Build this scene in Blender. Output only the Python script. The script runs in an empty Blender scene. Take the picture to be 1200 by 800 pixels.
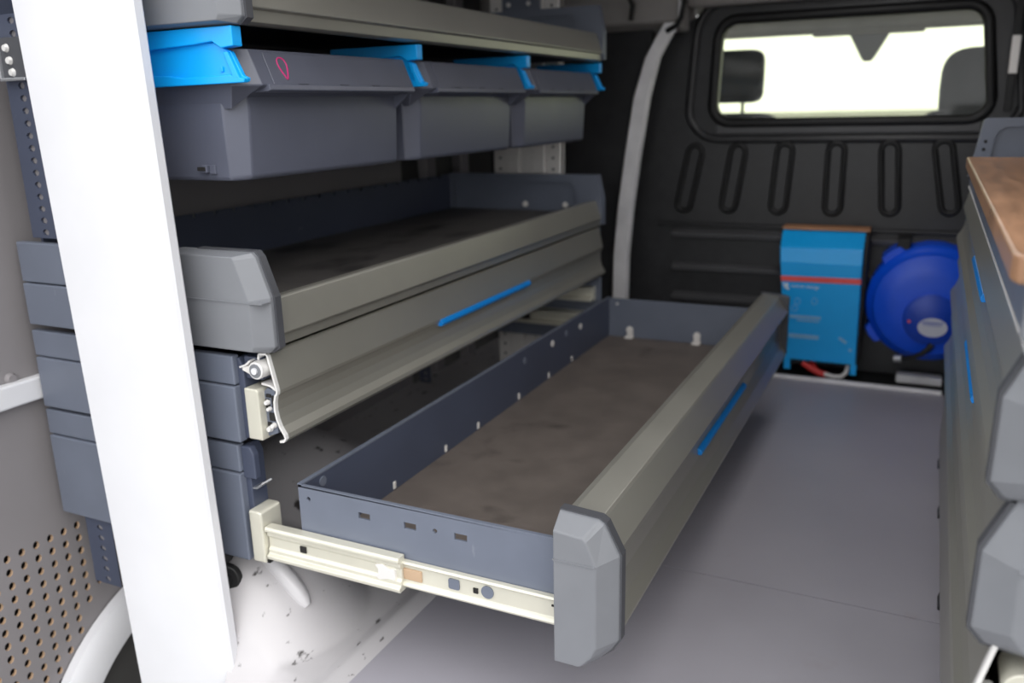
import bpy, bmesh, math, random
from mathutils import Vector, Matrix, noise
random.seed(4)
PI = math.pi
SC = bpy.context.scene
COL = SC.collection

# ------------------------------------------------------------------ camera
cam_data = bpy.data.cameras.new('camera')
cam = bpy.data.objects.new('camera', cam_data)
COL.objects.link(cam)
SC.camera = cam
cam_data.sensor_width = 36.0
cam_data.lens = 996.75 / 1200.0 * 36.0
cam_data.clip_start = 0.02
cam_data.clip_end = 800
YAW, PITCH, ROLL = -0.455507, -0.267683, -0.0243810
H = 0.925
_f = Vector((math.sin(YAW) * math.cos(PITCH), math.cos(YAW) * math.cos(PITCH), math.sin(PITCH)))
_r = Vector((math.cos(YAW), -math.sin(YAW), 0))
_u = _r.cross(_f)
_r2 = math.cos(ROLL) * _r + math.sin(ROLL) * _u
_u2 = -math.sin(ROLL) * _r + math.cos(ROLL) * _u
cam.matrix_world = Matrix(((_r2.x, _u2.x, -_f.x, 0), (_r2.y, _u2.y, -_f.y, 0), (_r2.z, _u2.z, -_f.z, H), (0, 0, 0, 1)))
cam_data.dof.use_dof = True
cam_data.dof.focus_distance = 1.2
cam_data.dof.aperture_fstop = 3.2

# ------------------------------------------------------------------ light
world = bpy.data.worlds.new('overcast_sky')
SC.world = world
world.use_nodes = True
bg = world.node_tree.nodes['Background']
bg.inputs[0].default_value = (0.97, 0.985, 1.0, 1)
bg.inputs[1].default_value = 1.7
sun_data = bpy.data.lights.new('sun', 'SUN')
sun_data.energy = 0.9
sun_data.angle = math.radians(50)
sun_data.color = (1.0, 0.96, 0.9)
sun = bpy.data.objects.new('sun', sun_data)
COL.objects.link(sun)
sun.rotation_euler = Vector((-0.52, 0.56, -0.66)).to_track_quat('-Z', 'Y').to_euler()

fill_data = bpy.data.lights.new('overhead_fill', 'AREA')  # added overhead fill, out of view, lifts the brightness of the interior
fill_data.shape = 'RECTANGLE'
fill_data.size = 0.30
fill_data.size_y = 1.0
fill_data.energy = 2.4
fill_data.color = (1.0, 0.98, 0.97)
fill_light = bpy.data.objects.new('overhead_fill', fill_data)
COL.objects.link(fill_light)
fill_light.location = (-0.20, 2.3, 1.345)

vs = SC.view_settings
vs.view_transform = 'Standard'
vs.look = 'None'
vs.gamma = 1.0
vs.use_curve_mapping = False
vs.exposure = 0.45

# ------------------------------------------------------------------ materials
def lin(c):
    return tuple((x / 255 / 12.92) if x / 255 <= 0.04045 else ((x / 255 + 0.055) / 1.055) ** 2.4 for x in c)

def mat(name, rgb, rough=0.5, metal=0.0, var=0.12, scale=9.0, bump=0.0, bscale=300.0, rvar=0.1, spec=0.5, stretch=None):
    m = bpy.data.materials.new(name)
    m.use_nodes = True
    nt = m.node_tree
    b = nt.nodes['Principled BSDF']
    c = lin(rgb)
    tc = nt.nodes.new('ShaderNodeTexCoord')
    src = tc.outputs['Object']
    if stretch:
        mp = nt.nodes.new('ShaderNodeMapping')
        mp.inputs['Scale'].default_value = stretch
        nt.links.new(src, mp.inputs[0])
        src = mp.outputs[0]
    n = nt.nodes.new('ShaderNodeTexNoise')
    n.inputs['Scale'].default_value = scale
    n.inputs['Detail'].default_value = 6
    nt.links.new(src, n.inputs['Vector'])
    r = nt.nodes.new('ShaderNodeValToRGB')
    r.color_ramp.elements[0].position = 0.3
    r.color_ramp.elements[1].position = 0.7
    r.color_ramp.elements[0].color = tuple(x * (1 - var) for x in c) + (1,)
    r.color_ramp.elements[1].color = tuple(min(1, x * (1 + var)) for x in c) + (1,)
    nt.links.new(n.outputs['Fac'], r.inputs[0])
    nt.links.new(r.outputs[0], b.inputs['Base Color'])
    mr = nt.nodes.new('ShaderNodeMapRange')
    mr.inputs[3].default_value = max(0.03, rough - rvar)
    mr.inputs[4].default_value = min(1, rough + rvar)
    nt.links.new(n.outputs['Fac'], mr.inputs[0])
    nt.links.new(mr.outputs[0], b.inputs['Roughness'])
    b.inputs['Metallic'].default_value = metal
    b.inputs['Specular IOR Level'].default_value = spec
    if bump:
        n2 = nt.nodes.new('ShaderNodeTexNoise')
        n2.inputs['Scale'].default_value = bscale
        nt.links.new(tc.outputs['Object'], n2.inputs['Vector'])
        bp = nt.nodes.new('ShaderNodeBump')
        bp.inputs['Strength'].default_value = bump
        bp.inputs['Distance'].default_value = 0.002
        nt.links.new(n2.outputs['Fac'], bp.inputs['Height'])
        nt.links.new(bp.outputs[0], b.inputs['Normal'])
    return m

def add_marks(m, rgb, scale, lo, hi, stretch=(1, 1, 1), detail=8.0):
    """dirt or scuff patches of another colour laid over a material's base colour"""
    nt = m.node_tree
    b = nt.nodes['Principled BSDF']
    old = b.inputs['Base Color'].links[0].from_socket
    tc = nt.nodes.new('ShaderNodeTexCoord')
    mp = nt.nodes.new('ShaderNodeMapping')
    mp.inputs['Scale'].default_value = stretch
    n = nt.nodes.new('ShaderNodeTexNoise')
    n.inputs['Scale'].default_value = scale
    n.inputs['Detail'].default_value = detail
    r = nt.nodes.new('ShaderNodeValToRGB')
    r.color_ramp.elements[0].position = lo
    r.color_ramp.elements[1].position = hi
    r.color_ramp.elements[0].color = (0, 0, 0, 1)
    r.color_ramp.elements[1].color = (1, 1, 1, 1)
    mx = nt.nodes.new('ShaderNodeMixRGB')
    mx.inputs[2].default_value = lin(rgb) + (1,)
    nt.links.new(tc.outputs['Object'], mp.inputs[0])
    nt.links.new(mp.outputs[0], n.inputs['Vector'])
    nt.links.new(n.outputs['Fac'], r.inputs[0])
    nt.links.new(r.outputs[0], mx.inputs[0])
    nt.links.new(old, mx.inputs[1])
    nt.links.new(mx.outputs[0], b.inputs['Base Color'])
    return m

M = {}
M['white_paint'] = mat('white_paint', (214, 214, 218), 0.35, 0, 0.02)
M['arch_white'] = add_marks(mat('arch_white', (184, 181, 183), 0.4, 0, 0.03), (66, 62, 62), 34, 0.645, 0.70, (1.5, 0.7, 1), 4.0)
M['housing_white'] = mat('housing_white', (200, 198, 200), 0.35, 0, 0.02)
M['panel_grey'] = add_marks(mat('panel_grey', (131, 127, 129), 0.6, 0, 0.05, 3), (168, 162, 160), 30, 0.74, 0.80, (1, 1, 1))
M['panel_core'] = mat('panel_core', (186, 158, 130), 0.8)
M['void'] = mat('void', (26, 24, 24), 0.8)
M['dark_grey'] = mat('dark_grey', (66, 65, 64), 0.7)
M['black_plastic'] = mat('black_plastic', (46, 46, 48), 0.42, 0, 0.15, 30, 0.15, 500)
M['rubber'] = mat('rubber', (20, 20, 21), 0.55)
M['black_rib'] = mat('black_rib', (82, 82, 84), 0.55)
M['slate'] = mat('slate', (101, 107, 121), 0.42, 0.0, 0.05, 14)
M['slate'] = add_marks(M['slate'], (128, 132, 140), 40, 0.70, 0.80, (1, 1, 0.35))
M['dark_slate'] = add_marks(mat('dark_slate', (66, 72, 90), 0.45, 0.0, 0.08), (120, 124, 134), 34, 0.73, 0.80, (1, .6, 2))  # darker slate; on the drawer's inner side it stands for shade
M['cap_grey'] = mat('cap_grey', (116, 118, 123), 0.45, 0, 0.03, 20, 0.1, 900)
M['dark_cap'] = mat('dark_cap', (70, 71, 76), 0.5)
M['bin_grey'] = mat('bin_grey', (86, 89, 103), 0.38, 0, 0.05, 12, 0.08, 800)
M['guide_blue'] = mat('guide_blue', (8, 166, 246), 0.35, 0, 0.03)
M['handle_blue'] = mat('handle_blue', (0, 128, 214), 0.35, 0, 0.03)
M['alu'] = mat('alu', (157, 155, 147), 0.33, 0.55, 0.05, 5, 0.05, 700, 0.06)
M['alu_cut'] = mat('alu_cut', (232, 230, 228), 0.4, 0.3, 0.03)
M['zinc'] = mat('zinc', (210, 207, 193), 0.38, 0.3, 0.04, 20)
M['steel'] = mat('steel', (200, 202, 206), 0.3, 0.8, 0.05, 20)
M['post_alu'] = mat('post_alu', (232, 228, 224), 0.45, 0.2, 0.04)
M['mat_brown'] = add_marks(add_marks(mat('mat_brown', (99, 91, 86), 0.62, 0, 0.16, 14, 0.35, 420), (52, 46, 43), 7, 0.60, 0.75), (150, 112, 84), 9, 0.76, 0.84, (1, .5, 1))
M['mat_dark'] = add_marks(mat('mat_dark', (84, 81, 80), 0.6, 0, 0.2, 22, 0.4, 420), (40, 38, 38), 8, 0.56, 0.68, (1, .5, 1))
M['floor'] = add_marks(mat('floor', (160, 157, 165), 0.42, 0, 0.06, 3, 0.12, 500, 0.08), (150, 140, 140), 5, 0.66, 0.85)
M['seam'] = mat('seam', (96, 70, 66), 0.8)
M['wood'] = add_marks(mat('wood', (160, 121, 93), 0.32, 0, 0.22, 10, 0, 0, 0.1, 0.5, (6, .8, 1)), (220, 176, 130), 18, 0.72, 0.80)
M['inv_blue'] = mat('inv_blue', (0, 172, 250), 0.38, 0, 0.03)
M['red'] = mat('red', (248, 96, 92), 0.4)
M['cable_red'] = mat('cable_red', (206, 48, 44), 0.45)
M['cable_white'] = mat('cable_white', (205, 203, 200), 0.45)
M['reel_blue'] = mat('reel_blue', (10, 84, 228), 0.38, 0, 0.05)
M['reel_dark'] = mat('reel_dark', (12, 66, 186), 0.4)
M['sticker'] = mat('sticker', (206, 208, 222), 0.5)
M['print_white'] = mat('print_white', (228, 238, 250), 0.5)
M['print_pale'] = mat('print_pale', (132, 186, 230), 0.5)
M['magenta'] = mat('magenta', (196, 44, 116), 0.5)
M['seat'] = mat('seat', (44, 48, 56), 0.8, 0, 0.1, 40, 0.2, 600)
M['tan'] = mat('tan', (178, 128, 92), 0.6)
M['liner'] = mat('liner', (150, 148, 140), 0.8)
M['head_beige'] = mat('head_beige', (150, 146, 143), 0.7)
M['roof_white'] = mat('roof_white', (225, 225, 225), 0.6)
M['wall_pale'] = mat('wall_pale', (170, 170, 172), 0.6)
M['concrete'] = mat('concrete', (120, 119, 117), 0.9, 0, 0.06, 0.4)
M['trim_grey'] = mat('trim_grey', (242, 240, 242), 0.4)
M['sticker_red'] = mat('sticker_red', (226, 150, 150), 0.5)

def glass_mat(name, tint):
    m = bpy.data.materials.new(name)
    m.use_nodes = True
    nt = m.node_tree
    nt.nodes.remove(nt.nodes['Principled BSDF'])
    out = nt.nodes['Material Output']
    t = nt.nodes.new('ShaderNodeBsdfTransparent')
    t.inputs[0].default_value = tint + (1,)
    g = nt.nodes.new('ShaderNodeBsdfGlossy')
    g.inputs['Roughness'].default_value = 0.05
    d = nt.nodes.new('ShaderNodeBsdfDiffuse')
    d.inputs[0].default_value = (0.7, 0.72, 0.74, 1)
    f = nt.nodes.new('ShaderNodeFresnel')
    f.inputs[0].default_value = 1.45
    mx = nt.nodes.new('ShaderNodeMixShader')
    nt.links.new(f.outputs[0], mx.inputs[0])
    nt.links.new(t.outputs[0], mx.inputs[1])
    nt.links.new(g.outputs[0], mx.inputs[2])
    n = nt.nodes.new('ShaderNodeTexNoise')
    n.inputs['Scale'].default_value = 7
    tc = nt.nodes.new('ShaderNodeTexCoord')
    nt.links.new(tc.outputs['Object'], n.inputs['Vector'])
    mr = nt.nodes.new('ShaderNodeMapRange')
    mr.inputs[1].default_value = 0.4
    mr.inputs[2].default_value = 0.8
    mr.inputs[3].default_value = 0.02
    mr.inputs[4].default_value = 0.10
    nt.links.new(n.outputs['Fac'], mr.inputs[0])
    mx2 = nt.nodes.new('ShaderNodeMixShader')
    nt.links.new(mr.outputs[0], mx2.inputs[0])
    nt.links.new(mx.outputs[0], mx2.inputs[1])
    nt.links.new(d.outputs[0], mx2.inputs[2])
    nt.links.new(mx2.outputs[0], out.inputs[0])
    return m
M['glass'] = glass_mat('cab_glass', (0.93, 0.95, 0.78))
M['windscreen'] = glass_mat('windscreen', (0.86, 0.90, 0.74))

# ------------------------------------------------------------------ helpers
def wl(o):
    v = Vector((0, 0, 0))
    while o is not None:
        v += Vector(o.location)
        o = o.parent
    return v

def obj(name, bm, mats, parent=None, bevel=0.0, seg=2, smooth=None, label=None):
    """link bm (built in place, in metres) as one mesh object; children keep the root's origin"""
    if parent is not None:
        bmesh.ops.translate(bm, verts=bm.verts, vec=-wl(parent))
    bmesh.ops.recalc_face_normals(bm, faces=bm.faces)
    me = bpy.data.meshes.new(name)
    bm.to_mesh(me)
    bm.free()
    if not isinstance(mats, (list, tuple)):
        mats = [mats]
    for m in mats:
        me.materials.append(M[m])
    o = bpy.data.objects.new(name, me)
    COL.objects.link(o)
    if parent is not None:
        o.parent = parent
    if smooth:
        for p in me.polygons:
            p.use_smooth = True
        me.set_sharp_from_angle(angle=math.radians(smooth))
    if bevel:
        md = o.modifiers.new('edge', 'BEVEL')
        md.width = bevel
        md.segments = seg
        md.limit_method = 'ANGLE'
        md.angle_limit = math.radians(25)
    if label:
        o['label'] = label
    return o

def thing(name, label, cat, loc, group=None):
    o = bpy.data.objects.new(name, None)
    o.empty_display_size = 0.05
    COL.objects.link(o)
    o.location = loc
    o['label'] = label
    o['category'] = cat
    if group:
        o['group'] = group
    return o

def tag(o, label, cat, group=None):
    o['label'] = label
    o['category'] = cat
    if group:
        o['group'] = group
    return o

def struct(o, label=None):
    o['kind'] = 'structure'
    if label:
        o['label'] = label
    return o

def copy_tree(o, parent=None, loc=None):
    c = o.copy()
    COL.objects.link(c)
    if parent is not None:
        c.parent = parent
    if loc is not None:
        c.location = loc
    for ch in list(o.children):
        copy_tree(ch, c)
    return c

def B():
    return bmesh.new()

def box(bm, x0, x1, y0, y1, z0, z1, mi=0):
    vs_ = [bm.verts.new((x, y, z)) for x in (x0, x1) for y in (y0, y1) for z in (z0, z1)]
    for f in ((0, 1, 3, 2), (4, 6, 7, 5), (0, 4, 5, 1), (2, 3, 7, 6), (0, 2, 6, 4), (1, 5, 7, 3)):
        bm.faces.new([vs_[i] for i in f]).material_index = mi
    return vs_

def rings(bm, loops, close=True, cap0=True, cap1=True, mi=0):
    rv = [[bm.verts.new(p) for p in L] for L in loops]
    n = len(rv[0])
    for a, b in zip(rv[:-1], rv[1:]):
        for i in range(n if close else n - 1):
            j = (i + 1) % n
            bm.faces.new((a[i], a[j], b[j], b[i])).material_index = mi
    if cap0 and close:
        bm.faces.new(list(reversed(rv[0]))).material_index = mi
    if cap1 and close:
        bm.faces.new(rv[-1]).material_index = mi
    return rv

def prism_y(bm, pts, y0, y1, mi=0):
    """pts (x, z) outline swept along y"""
    rings(bm, [[(x, y0, z) for x, z in pts], [(x, y1, z) for x, z in pts]], mi=mi)

def prism_x(bm, pts, x0, x1, mi=0):
    """pts (y, z) outline swept along x"""
    rings(bm, [[(x0, y, z) for y, z in pts], [(x1, y, z) for y, z in pts]], mi=mi)

def sheet_y(bm, pts, th, y0, y1, mi=0):
    """open (x, z) polyline given thickness th, swept along y"""
    L, Rr = [], []
    for i, p in enumerate(pts):
        a = Vector(pts[max(i - 1, 0)])
        b = Vector(pts[min(i + 1, len(pts) - 1)])
        d = (b - a).normalized()
        n = Vector((-d.y, d.x)) * th / 2
        L.append((p[0] + n.x, p[1] + n.y))
        Rr.append((p[0] - n.x, p[1] - n.y))
    for i in range(len(pts) - 1):
        prism_y(bm, [L[i], L[i + 1], Rr[i + 1], Rr[i]], y0, y1, mi)

def tube(bm, pts, r, n=10, closed=False, mi=0):
    pts = [Vector(p) for p in pts]
    loops = []
    up = Vector((0.13, 0.21, 0.97)).normalized()
    N = len(pts)
    for i, p in enumerate(pts):
        a = pts[(i - 1) % N] if (closed or i > 0) else p
        b = pts[(i + 1) % N] if (closed or i < N - 1) else p
        d = (b - a).normalized()
        s = d.cross(up)
        if s.length < 1e-3:
            s = d.cross(Vector((1, 0, 0)))
        s.normalize()
        t = s.cross(d)
        rr = r[i] if isinstance(r, (list, tuple)) else r
        loops.append([tuple(p + (s * math.cos(2 * PI * k / n) + t * math.sin(2 * PI * k / n)) * rr) for k in range(n)])
    if closed:
        loops.append(loops[0])
        rings(bm, loops, cap0=False, cap1=False, mi=mi)
        bmesh.ops.remove_doubles(bm, verts=bm.verts, dist=1e-6)
    else:
        rings(bm, loops, mi=mi)

def cyl(bm, c, axis, r, length, n=20, mi=0, r2=None):
    c = Vector(c)
    a = Vector(axis).normalized()
    tube(bm, [c, c + a * length], [r, r if r2 is None else r2], n, mi=mi)

def arc(cx, cz, r, a0, a1, n):
    return [(cx + r * math.cos(math.radians(a0 + (a1 - a0) * i / n)), cz + r * math.sin(math.radians(a0 + (a1 - a0) * i / n))) for i in range(n + 1)]

def rrect(x0, x1, z0, z1, r, n=6):
    p = []
    for cx, cz, a in ((x1 - r, z1 - r, 0), (x0 + r, z1 - r, 90), (x0 + r, z0 + r, 180), (x1 - r, z0 + r, 270)):
        p += arc(cx, cz, r, a, a + 90, n)
    return p

def plate_hole(bm, outer, holes, to3, depth, mi=0):
    """flat plate with holes: outlines in 2-D, to3(u, v, d) -> 3-D; extruded by depth"""
    fr = []
    for L in [outer] + holes:
        vv = [bm.verts.new(to3(u, v, 0)) for u, v in L]
        fr.append([bm.edges.new((vv[i], vv[(i + 1) % len(vv)])) for i in range(len(vv))])
    edges = [e for L in fr for e in L]
    r = bmesh.ops.triangle_fill(bm, edges=edges, use_beauty=True, use_dissolve=False)
    fs = [g for g in r['geom'] if isinstance(g, bmesh.types.BMFace)]
    for f in fs:
        f.material_index = mi
    ex = bmesh.ops.extrude_face_region(bm, geom=fs)
    d = Vector(to3(0, 0, depth)) - Vector(to3(0, 0, 0))
    bmesh.ops.translate(bm, verts=[g for g in ex['geom'] if isinstance(g, bmesh.types.BMVert)], vec=d)

def superell(bm, c, rad, e=0.45, nu=28, nv=16, f=None):
    def sp(v, p):
        return math.copysign(abs(v) ** p, v)
    loops = []
    for j in range(1, nv):
        ph = -PI / 2 + PI * j / nv
        L = []
        for i in range(nu):
            th = 2 * PI * i / nu
            x = sp(math.cos(ph), e) * sp(math.cos(th), e) * rad[0]
            y = sp(math.cos(ph), e) * sp(math.sin(th), e) * rad[1]
            z = sp(math.sin(ph), e) * rad[2]
            if f:
                x, y, z = f(x, y, z)
            L.append((c[0] + x, c[1] + y, c[2] + z))
        loops.append(L)
    rings(bm, loops)

def perf_plate(bm, u0, v0, nu, nv, pu, pv, ru, rv, to3, depth, hole=lambda i, j: True, mi=0, core=1, n8=8):
    """a sheet of cells, each with a real octagonal hole whose wall shows the core; to3(u, v, d)"""
    for i in range(nu):
        for j in range(nv):
            a, b = u0 + i * pu, v0 + j * pv
            c, d = a + pu, b + pv
            if not hole(i, j):
                bm.faces.new([bm.verts.new(to3(*q, 0)) for q in ((a, b), (c, b), (c, d), (a, d))]).material_index = mi
                continue
            cu, cv = (a + c) / 2, (b + d) / 2
            outer = [(c, cv), (c, d), (cu, d), (a, d), (a, cv), (a, b), (cu, b), (c, b)]
            inner = [(cu + ru * math.cos(k * PI / 4), cv + rv * math.sin(k * PI / 4)) for k in range(8)]
            O_ = [bm.verts.new(to3(*q, 0)) for q in outer]
            I_ = [bm.verts.new(to3(*q, 0)) for q in inner]
            D_ = [bm.verts.new(to3(*q, depth)) for q in inner]
            for k in range(8):
                m_ = (k + 1) % 8
                bm.faces.new((O_[k], O_[m_], I_[m_], I_[k])).material_index = mi
                bm.faces.new((I_[k], I_[m_], D_[m_], D_[k])).material_index = core
    bmesh.ops.remove_doubles(bm, verts=bm.verts, dist=1e-5)

# ------------------------------------------------------------------ the setting
bm = B(); box(bm, -60, 60, -60, 140, -0.66, -0.60)
o = struct(obj('ground', bm, 'concrete'), 'pale concrete yard the van stands on')

floor_bm = B()
box(floor_bm, -0.80, 0.75, 0.62, 1.553, -0.02, 0.0)
box(floor_bm, -0.80, 0.75, 1.556, 2.937, -0.02, 0.0)
box(floor_bm, -0.85, 0.75, 0.62, 3.2, -0.05, -0.02, 1)
floor = struct(obj('floor', floor_bm, ['floor', 'seam']), 'grey van load floor of two boards with a scuffed seam between them')
bm = B(); box(bm, -0.80, 0.75, 2.94, 3.2, -0.02, -0.004)
obj('recess_floor', bm, 'rubber', floor, label='black strip of floor under the partition')

bm = B(); box(bm, -0.80, 0.10, 2.925, 2.945, 0.0, 0.012)
struct(obj('trim_1', bm, 'trim_grey', bevel=0.003), 'pale metal floor edging strip in front of the black partition')

# left wall: grey panel, perforated low down by the rear, black further forward
wall = B()
PU, PV = 0.0300, 0.0283
U0_, V0_ = 1.069 - 12 * PU, 0.1405 - 18 * PV
def wt3(u, v, d):
    return (-1.5 - d, u, v)
def has_hole(i, j):
    c, r = 11 - i, 17 - j       # column from the right, row from the top
    if r < 0 or c < 0:
        return False
    return c >= max(0, (r - 5) * 0.62)
perf_plate(wall, U0_, V0_, 12, 18, PU, PV, 0.0068, 0.0082, wt3, 0.007, has_hole)
y0w, y1w, z0w, z1w = U0_, U0_ + 12 * PU, V0_, V0_ + 18 * PV
for a, b, c, d in ((0.62, y0w, -0.5, 1.36), (y1w, 2.30, -0.5, 1.36), (y0w, y1w, z1w, 1.36), (y0w, y1w, -0.5, z0w)):
    wall.faces.new([wall.verts.new((-1.5, q[0], q[1])) for q in ((a, c), (b, c), (b, d), (a, d))])
wall_left = struct(obj('wall_left', wall, ['panel_grey', 'panel_core']), 'grey side wall lining with rows of small drilled holes low down at the rear')
bm = B(); box(bm, -1.60, -1.53, 0.62, 2.30, -0.5, 1.36)
obj('wall_backing', bm, 'void', wall_left, label='dark outer skin behind the drilled lining')
bm = B(); box(bm, -1.62, -1.53, 2.302, 3.2, -0.05, 1.36)
obj('wall_lining', bm, 'dark_grey', wall_left, label='near-black wall lining in the front half of the load space')
for y in (2.47, 2.70):
    bm = B(); box(bm, -1.53, -1.49, y - 0.03, y + 0.03, 0.0, 1.36)
    obj('wall_rib', bm, 'panel_grey', wall_left, 0.006)
bm = B(); cyl(bm, (-1.5, 0.945, 0.463), (1, 0, 0), 0.012, 0.008, 16, r2=0.008)
obj('rivet', bm, 'panel_grey', wall_left, smooth=40)
bm = B(); cyl(bm, (-1.5, 1.155, -0.05), (1, 0, 0), 0.012, 0.006, 16, r2=0.009)
obj('rivet', bm, 'panel_grey', wall_left, smooth=40)
bm = B(); cyl(bm, (-1.5, 1.705, 0.04), (1, 0, 0), 0.011, 0.012, 16)
obj('rivet', bm, 'dark_grey', wall_left, smooth=40)
bm = B(); box(bm, -1.5, -1.478, 0.66, 1.06, 0.414, 0.458)
struct(obj('trim_2', bm, 'white_paint', bevel=0.004), 'white horizontal rail on the grey left wall, beside the white post')
bm = B()
for z0, z1 in ((1.018, 1.030), (1.038, 1.052), (1.062, 1.080)):
    box(bm, -1.5, -1.475, 0.66, 0.985, z0, z1)
struct(obj('trim_3', bm, 'steel', bevel=0.002), 'grooved silver rail high on the left wall, top left corner')

# right wall, roof, cab roof
bm = B(); box(bm, 0.75, 0.80, 0.62, 3.2, -0.05, 1.36)
struct(obj('wall_right', bm, 'wall_pale'), 'pale right side wall behind the right-hand cabinet')
bm = B(); box(bm, -1.62, 0.80, 0.98, 3.2, 1.36, 1.40)
struct(obj('ceiling', bm, 'roof_white'), 'pale van roof lining')

# bulkhead with window
BY = 3.12
outer = [(-1.06, 0.0), (-1.05, 0.30), (-1.02, 0.50), (-0.985, 0.75), (-0.955, 0.95), (-0.93, 1.05), (-0.89, 1.13), (-0.82, 1.195), (-0.74, 1.235), (-0.62, 1.262), (-0.45, 1.28), (0.75, 1.29), (0.75, 0.0)]
win = rrect(-0.70, 0.145, 0.868, 1.187, 0.055)
win = [(u + (0.0 if v < 1.0 else (-0.03 if u > 0 else 0.01)), v) for u, v in win]
bm = B()
plate_hole(bm, outer, [win], lambda u, v, d: (u, BY + d, v), 0.03)
back = struct(obj('wall_back', bm, 'black_plastic', smooth=30), 'black moulded plastic partition with a window between load space and cab')
for (t, b_) in (((-0.766, 0.78), (-0.812, 0.545)), ((-0.615, 0.782), (-0.648, 0.548)), ((-0.458, 0.785), (-0.473, 0.548)), ((-0.292, 0.787), (-0.291, 0.548)), ((-0.129, 0.789), (-0.109, 0.553)), ((0.027, 0.792), (0.072, 0.560))):
    tv, bv = Vector(t), Vector(b_)
    dd = (tv - bv).normalized()
    nn = Vector((dd.y, -dd.x))
    w = 0.026
    path = []
    for k in range(9):
        a = PI * k / 8
        q = tv - dd * w + (nn * math.cos(a) + dd * math.sin(a)) * w
        path.append((q.x, BY - 0.002, q.y))
    for k in range(9):
        a = PI * k / 8
        q = bv + dd * w - (nn * math.cos(a) + dd * math.sin(a)) * w
        path.append((q.x, BY - 0.002, q.y))
    bm = B(); tube(bm, path, 0.010, 8, closed=True)
    obj('slot_rim', bm, 'rubber', back, smooth=60)
for z, x0, x1 in ((0.463, -0.845, 0.12), (0.340, -0.84, 0.12), (0.228, -0.84, 0.12)):
    bm = B(); prism_x(bm, [(BY, z - 0.018), (BY - 0.03, z - 0.012), (BY - 0.035, z + 0.006), (BY, z + 0.016)], x0, x1)
    obj('rib', bm, 'black_rib', back, 0.003)
bm = B(); prism_x(bm, [(BY, 0.486), (BY - 0.012, 0.492), (BY - 0.012, 0.500), (BY, 0.506)], -0.9, 0.7)
obj('step_edge', bm, 'black_plastic', back, 0.002)
bm = B(); box(bm, -0.70, 0.13, BY - 0.012, BY, 0.818, 0.852)
obj('sill', bm, 'black_rib', back, 0.004)  # paler than the partition: light from above is put into its colour
bm = B(); box(bm, 0.054, 0.120, BY - 0.004, BY, 0.820, 0.838)
obj('warning_sticker', bm, 'sticker_red', back, label='faded red and white sticker under the window corner')

frame_bm = B()
fr_path = [(u, BY - 0.004, v) for u, v in rrect(-0.715, 0.150, 0.855, 1.200, 0.065)]
fr_path = [(p[0] + (0 if p[2] < 1.0 else (-0.03 if p[0] > 0 else 0.01)), p[1], p[2]) for p in fr_path]
tube(frame_bm, fr_path, 0.017, 10, closed=True)
window = struct(obj('window_1', frame_bm, 'rubber', smooth=60), 'window in the black partition, looking through into the bright cab')
bm = B()
fo = [(u, v) for u, v in rrect(-0.80, 0.235, 0.80, 1.262, 0.11)]
fo = [(u + (0 if v < 1.0 else (-0.035 if u > 0 else 0.02)), v) for u, v in fo]
fpath = [(u, BY + 0.004, v) for u, v in fo]
tube(bm, fpath, 0.016, 10, closed=True)
obj('raised_surround', bm, 'black_plastic', window, smooth=60)
bm = B()
bm.faces.new([bm.verts.new((u, BY + 0.012, v)) for u, v in win])
obj('pane', bm, 'glass', window)

# white body pillar left of the partition, black panel beside it
bm = B()
P0 = [(-0.815, 1.26), (-0.835, 1.19), (-0.868, 1.135), (-0.90, 1.08), (-0.936, 0.95), (-0.965, 0.76), (-0.99, 0.57), (-1.005, 0.39), (-1.012, 0.0)]
loops = []
for i, (x, z) in enumerate(P0):
    w = 0.046 if z < 1.0 else 0.040
    loops.append([(x - w * 0.5 - 0.006, 2.95, z), (x - w * 0.5, 2.94, z), (x + w * 0.5, 2.94, z), (x + w * 0.5 + 0.004, 2.95, z), (x + w * 0.5 + 0.004, 2.975, z), (x - w * 0.5 - 0.006, 2.975, z)])
loops = [[(p[0] + 0.012, p[1], p[2]) for p in L] for L in loops]
rings(bm, loops)
pil = struct(obj('trim_4', bm, 'trim_grey', smooth=50), 'pale grey curved body pillar at the left end of the black partition')
bm = B()
prism_y(bm, [(-1.55, 0.0), (-1.03, 0.0), (-1.02, 0.39), (-0.99, 0.72), (-0.95, 0.95), (-0.915, 1.08), (-0.90, 1.17), (-1.55, 1.17)], 2.98, 3.02)
obj('pillar_lining', bm, 'black_plastic', pil, label='black lining panel left of the pillar')
# header above the partition
bm = B()
box(bm, -1.55, 0.75, 3.155, 3.20, 0.0, 0.70)
box(bm, -1.55, -0.80, 3.155, 3.20, 0.70, 1.36)
box(bm, -0.80, 0.75, 3.155, 3.20, 1.26, 1.36)
prism_x(bm, [(2.93, 1.36), (2.93, 1.19), (3.00, 1.165), (3.10, 1.165), (3.10, 1.36)], -1.55, -0.80)
prism_x(bm, [(3.03, 1.36), (3.05, 1.24), (3.11, 1.24), (3.11, 1.36)], -0.80, 0.75)
hdr = struct(obj('trim_5', bm, 'head_beige', bevel=0.01), 'beige roof cross member above the partition')
bm = B()
tube(bm, [(-0.80, 2.93, 1.30), (-0.776, 2.925, 1.25), (-0.785, 2.925, 1.20), (-0.80, 2.925, 1.175), (-0.835, 2.935, 1.160)], 0.009, 8)
tag(obj('cable_loop', bm, 'rubber', smooth=60), 'black cable loop hanging from the roof above the pillar', 'cable')
bm = B()
tube(bm, [(-0.97, 2.90, 1.30), (-0.945, 2.905, 1.245), (-0.955, 2.915, 1.20)], 0.008, 8)
tag(obj('roof_cable', bm, 'rubber', smooth=60), 'short black cable end under the roof, left of the cable loop', 'cable')

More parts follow.
